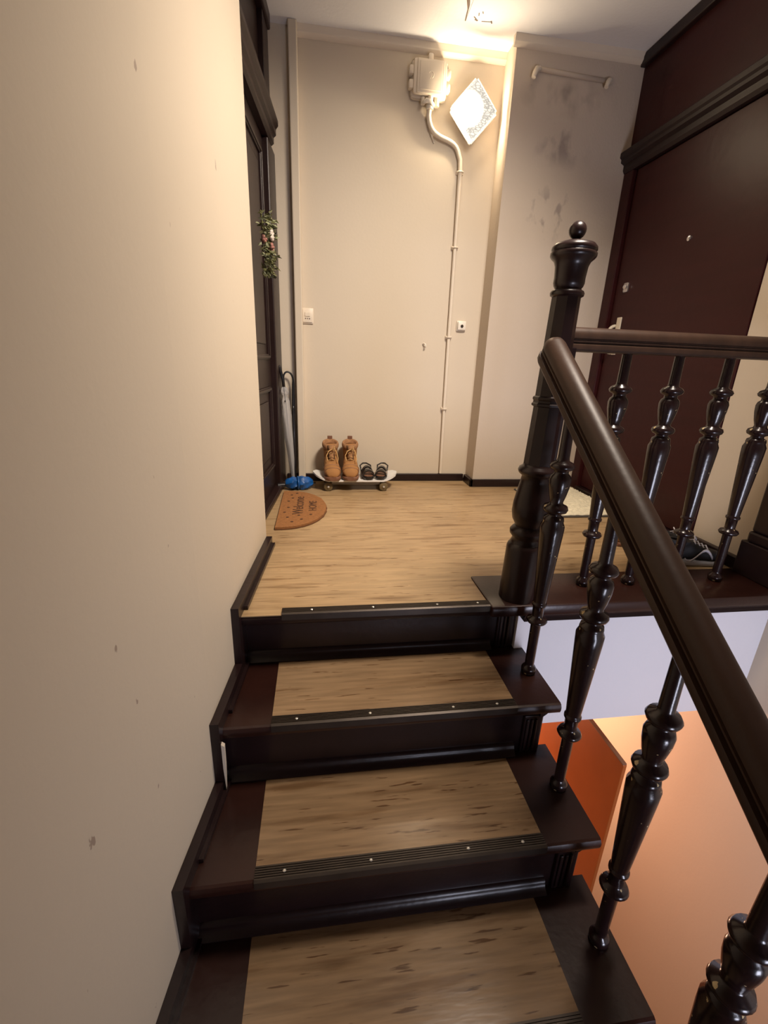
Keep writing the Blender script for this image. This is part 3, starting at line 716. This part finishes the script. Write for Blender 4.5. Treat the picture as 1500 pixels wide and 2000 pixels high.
# skateboard
SKX, SKY = .455, 1.465
sk = thing('skateboard', 'white skateboard parked along the back wall carrying shoes', 'skateboard', (SKX, SKY, 0))
bm = bmesh.new(); rings = []
N = 29
for i in range(N):
    x = -.265+.53*i/(N-1); e = 1-max(0, (abs(x)-.19)/.0755)**2; hw = .098*math.sqrt(max(e, .02))
    z = .072+max(0, abs(x)-.175)*.38
    row = [(x, -hw, z), (x, -hw*.6, z-.003), (x, 0, z-.004), (x, hw*.6, z-.003), (x, hw, z)]
    rings.append(row+[(a, b, c-.010) for a, b, c in row[::-1]])
loft(bm, rings); link('deck', bm, M_deck, sk, smooth=True, auto=50)
for sx in (-1, 1):
    cx = sx*.172
    bm = bmesh.new(); box(bm, cx-.022, cx+.022, -.035, .035, .052, .060, .003); prism(bm, [(cx-.020, .054), (cx+.020, .054), (cx+.010, .030), (cx-.010, .030)], 'y', -.02, .02)
    tube(bm, [(cx, -.085, .028), (cx, .085, .028)], .006, 8); tube(bm, [(cx, -.05, .030), (cx, .05, .030)], .011, 8); tk = link('truck', bm, M_steel, sk)
    for sy in (-1, 1):
        bm = bmesh.new(); lathe(bm, [(.018, -.016), (.026, -.013), (.028, -.005), (.028, .005), (.026, .013), (.018, .016)], 20, (cx, sy*.078, .028), Matrix.Rotation(math.pi/2, 3, 'X')); wh = link('wheel', bm, M_wheel, sk, smooth=True, auto=50)
        bm = bmesh.new(); lathe(bm, [(.008, 0), (.007, .004), (.004, .007)], 8, (cx, sy*.094, .028), Matrix.Rotation(math.pi/2*(1 if sy < 0 else -1), 3, 'X')); link('axle_nut', bm, M_screw, wh)
bm = bmesh.new(); box(bm, -.15, .15, -.082, -.070, .050, .060, .003); tube(bm, [(-.15, -.078, .046), (.15, -.078, .046)], .004, 8); link('side_rail', bm, M_steel, sk)

# boots
def foot_ring(y, hw, z0, z1, n=20, p=2.6, cx=0):
    o = []
    for k in range(n):
        a = 2*math.pi*k/n; c, s = math.cos(a), math.sin(a)
        xx = hw*math.copysign(abs(c)**(2/p), c); zz = (z1-z0)/2*math.copysign(abs(s)**(2/p), s)+(z0+z1)/2
        o.append((cx+xx, y, zz))
    return o
DECK = .0735
def boot(x, y, label, rz, mir):
    b = thing('boot', label, 'boot', (x, y, DECK), rz, None); b.scale = (1.10, 1, 1)
    bm = bmesh.new(); rs = []
    for yy, hw in ((-.135, .018), (-.128, .034), (-.105, .045), (-.05, .049), (.02, .040), (.08, .038), (.115, .034), (.128, .018)):
        rs.append(foot_ring(yy, hw, 0, .024, 16, 5))
    loft(bm, rs); link('sole', bm, M_sole, b, smooth=True, auto=60)
    bm = bmesh.new(); rs = []
    for yy, hw, z1 in ((-.128, .020, .040), (-.120, .034, .058), (-.100, .043, .074), (-.065, .047, .084), (-.03, .044, .100), (.0, .041, .122), (.03, .040, .138), (.07, .038, .142), (.105, .036, .140), (.122, .020, .13)):
        rs.append(foot_ring(yy, hw, .018, z1, 20, 2.3))
    loft(bm, rs); link('upper', bm, M_tan, b, smooth=True)
    bm = bmesh.new(); rs = []
    for z, ry, hw, cy in ((.10, .052, .038, .058), (.14, .050, .040, .062), (.17, .050, .041, .064), (.19, .052, .043, .064)):
        rs.append([(hw*math.cos(a), cy+ry*math.sin(a), z) for a in [2*math.pi*k/24 for k in range(24)]])
    loft(bm, rs); link('ankle_shaft', bm, M_tan, b, smooth=True)
    bm = bmesh.new(); rs = []   # padded collar, open inside
    for z, q in ((.172, 1.0), (.180, 1.10), (.192, 1.12), (.203, 1.04), (.206, .92), (.198, .80), (.180, .72)):
        rs.append([(.043*q*math.cos(a), .064+.052*q*math.sin(a), z+.012*math.sin(a)) for a in [2*math.pi*k/24 for k in range(24)]])
    loft(bm, rs, cap=False); link('collar', bm, M_fleece, b, smooth=True)
    bm = bmesh.new(); box(bm, -.014, .014, .108, .116, .19, .236, .003); link('pull_tab', bm, M_sole, b)
    bm = bmesh.new(); rs = []
    for yy, z, hw in ((-.02, .108, .018), (.0, .130, .020), (.012, .160, .021), (.012, .192, .022)):
        rs.append([(-hw, yy, z), (0, yy-.010, z+.004), (hw, yy, z), (0, yy+.008, z-.004)])
    loft(bm, rs); link('tongue', bm, M_fleece, b, smooth=True)
    bm = bmesh.new()
    for j, (yy, z) in enumerate(((-.028, .108), (-.012, .122), (.0, .142), (.004, .160))):
        tube(bm, [(-.024, yy+.012, z-.006), (0, yy-.010, z+.006), (.024, yy+.012, z-.006)], .0022, 6)
    s = mir
    tube(bm, [(0, -.004, .168), (-.018, -.02, .160), (-.030, -.035, .135), (-.024, -.05, .108)], .0022, 6)
    tube(bm, [(0, -.004, .168), (.016, -.018, .178), (.028, -.03, .155), (.034, -.05, .12), (.030, -.06, .10)], .0022, 6)
    tube(bm, [(0, -.004, .168), (.018, -.01, .19), (.012, -.02, .165), (0, -.006, .168)], .0022, 6)
    link('laces', bm, M_lace, b)
    bm = bmesh.new()
    for yy, hw, z1 in ((-.100, .0435, .0745), (-.060, .0475, .0855)):
        pts = [p for p in foot_ring(yy, hw+.0005, .018, z1+.0006, 24, 2.3) if p[2] > .03]
        pts.sort(key=lambda p: math.atan2(p[2]-.045, p[0])); tube(bm, pts, .0016, 5)
    link('toe_seam', bm, M_sole, b)
boot(.304, 1.475, 'left tan suede ankle boot on the skateboard, nearer the umbrella corner', .06, 1)
boot(.423, 1.480, 'right tan suede ankle boot on the skateboard, beside the black sandals', -.03, -1)

def sandal(x, y, rz, label, hi):
    b = thing('sandal', label, 'sandal', (x, y, DECK+.001), rz)
    bm = bmesh.new(); rs = []
    for yy, hw in ((-.105, .014), (-.09, .030), (-.04, .038), (.02, .030), (.07, .031), (.10, .014)):
        rs.append(foot_ring(yy, hw, 0, .020, 14, 4))
    loft(bm, rs); link('sole', bm, M_blackm, b, smooth=True, auto=60)
    bm = bmesh.new(); rs = []
    for yy, hw in ((-.098, .012), (-.085, .026), (-.04, .034), (.02, .026), (.07, .027), (.092, .012)):
        rs.append(foot_ring(yy, hw, .019, .0225, 14, 4))
    loft(bm, rs); tag(link('footbed', bm, M_sole, b), 'worn brown footbed')
    def strap(y0, wid, h, hw):
        bm = bmesh.new(); rs = []
        for i in range(13):
            a = math.pi*i/12; c, s = math.cos(a), math.sin(a)
            rs.append([(hw*c, y0, .012+h*s), (hw*c, y0+wid, .012+h*s*1.05), ((hw-.009)*c, y0+wid, .012+(h*1.05-.010)*s), ((hw-.009)*c, y0, .012+(h-.010)*s)])
        loft(bm, rs); link('strap', bm, M_blackm, b, smooth=True, auto=50)
    strap(-.075, .030, hi, .040); strap(-.030, .026, hi+.012, .039)
    bm = bmesh.new(); tube(bm, [(-.030, .02, .02), (-.034, .06, .055), (-.012, .095, .062), (.012, .095, .062), (.034, .06, .055), (.030, .02, .02)], .005, 8); link('heel_strap', bm, M_blackm, b, smooth=True)
    bm = bmesh.new(); box(bm, .030, .042, -.068, -.054, .030, .044, .002); link('buckle', bm, M_chrome, b)
sandal(.528, 1.47, .06, 'left black strappy sandal on the skateboard, next to the boots', .045)
sandal(.625, 1.475, -.22, 'right black strappy sandal on the skateboard, by its upturned end', .042)

# cream shag mat at the right door
sm = thing('bath_mat', 'small cream shaggy mat in front of the right door', 'mat', (1.70, 1.13, 0))
bm = bmesh.new(); box(bm, -.20, .215, -.29, .27, .0005, .008, .003); link('rubber_backing', bm, M_rubber, sm)
bm = bmesh.new(); nx, ny = 44, 56; g = []
for i in range(nx+1):
    row = []
    for j in range(ny+1):
        x = -.192+.40*i/nx; y = -.270+.53*j/ny
        ed = min(i, nx-i, j, ny-j); h = .008 if ed == 0 else .020+.010*noise.noise(Vector((x*60, y*60, 1)))+.004*noise.noise(Vector((x*200, y*200, 4)))
        if ed == 0: x += .008*noise.noise(Vector((x*40, y*40, 3))); y += .008*noise.noise(Vector((x*40, y*40, 9)))
        row.append(bm.verts.new((x, y, h)))
    g.append(row)
for i in range(nx):
    for j in range(ny): bm.faces.new((g[i][j], g[i+1][j], g[i+1][j+1], g[i][j+1]))
link('shag_pile', bm, M_shag, sm, smooth=True)

# sneakers by the balustrade
def sneaker(x, y, rz, label, dz=0):
    b = thing('sneaker', label, 'shoe', (x, y, dz), rz)
    bm = bmesh.new(); rs = []
    for yy, hw, z1 in ((-.135, .018, .030), (-.125, .033, .026), (-.09, .042, .024), (-.02, .038, .026), (.05, .036, .032), (.10, .036, .036), (.125, .022, .036)):
        rs.append(foot_ring(yy, hw, .001, z1, 16, 5))
    loft(bm, rs); tag(link('sole', bm, M_sneaks, b, smooth=True, auto=60), 'pale grey rubber sole')
    bm = bmesh.new(); rs = []
    for yy, hw, z1 in ((-.128, .016, .045), (-.115, .032, .058), (-.08, .039, .068), (-.04, .038, .080), (0, .035, .098), (.03, .034, .108), (.07, .034, .100), (.10, .033, .104), (.120, .016, .105)):
        rs.append(foot_ring(yy, hw, .022, z1, 18, 2.4))
    loft(bm, rs); link('upper', bm, M_sneak, b, smooth=True)
    for sx in (-1, 1):
        bm = bmesh.new(); rs = []
        for t in range(11):
            yy = -.065+.012*t; z = .040+.030*math.sin(t*.55)+.002*t; xx = sx*(.0355+.006*math.cos((z-.05)*30)); w = .0085*(1-.06*t)
            rs.append([(xx, yy, z-w), (xx+sx*.002, yy, z), (xx, yy, z+w), (xx-sx*.003, yy, z)])
        loft(bm, rs); link('side_stripe', bm, M_swoop, b, smooth=True)
    bm = bmesh.new()
    for yy, z in ((-.05, .082), (-.03, .090), (-.01, .100), (.01, .108)):
        tube(bm, [(-.022, yy, z-.010), (0, yy-.004, z+.002), (.022, yy, z-.010)], .0026, 6)
    tube(bm, [(0, .0, .11), (.02, -.01, .118), (.03, -.03, .10), (.036, -.03, .07)], .0026, 6); link('laces', bm, M_swoop, b)
    bm = bmesh.new(); rs = []
    for z, q in ((.095, 1), (.108, 1.08), (.112, 1.0), (.104, .82)):
        rs.append([(.033*q*math.cos(a), .07+.046*q*math.sin(a), z+.004*math.sin(a)) for a in [2*math.pi*k/20 for k in range(20)]])
    loft(bm, rs, cap=False); link('collar', bm, M_sneak, b, smooth=True)
sneaker(1.80, .250, math.radians(84), 'black sneaker with pale stripes, nearest the balustrade board')
sneaker(1.79, .350, math.radians(97), 'black sneaker with pale stripes, against the right wall skirting')
tr = thing('shoe', 'tan lace-up shoe behind the black sneakers at the right door', 'shoe', (1.70, .475, 0), math.radians(100))
bm = bmesh.new(); loft(bm, [foot_ring(yy, hw, .001, .020, 16, 5) for yy, hw in ((-.12, .016), (-.11, .030), (-.06, .038), (.0, .034), (.08, .032), (.11, .018))]); link('sole', bm, M_sole, tr, smooth=True, auto=60)
bm = bmesh.new(); loft(bm, [foot_ring(yy, hw, .018, z1, 18, 2.4) for yy, hw, z1 in ((-.115, .015, .038), (-.10, .030, .050), (-.06, .036, .060), (-.01, .033, .082), (.04, .031, .090), (.09, .030, .088), (.108, .015, .085))]); link('upper', bm, M_tan, tr, smooth=True)
bm = bmesh.new()
for yy, z in ((-.04, .070), (-.02, .080), (.0, .088)): tube(bm, [(-.02, yy, z-.010), (0, yy-.003, z+.002), (.02, yy, z-.010)], .0025, 6)
link('laces', bm, M_lace, tr)

# ------------------------------------------------------------------ downstairs, seen past the stair side
ld = thing('wooden_door', 'open orange-brown wooden door leaf on the storey below, seen under the landing', 'door', (1.40, -.11, -2.75))
link('leaf', B(.0, .016, .0, .60, .0, 2.055, .002), M_orange, ld)
bm = bmesh.new(); box(bm, -.001, .017, .003, .60, 2.053, 2.060, .002); tag(link('edge_strip', bm, M_sole, ld), 'dark brown edge strip')
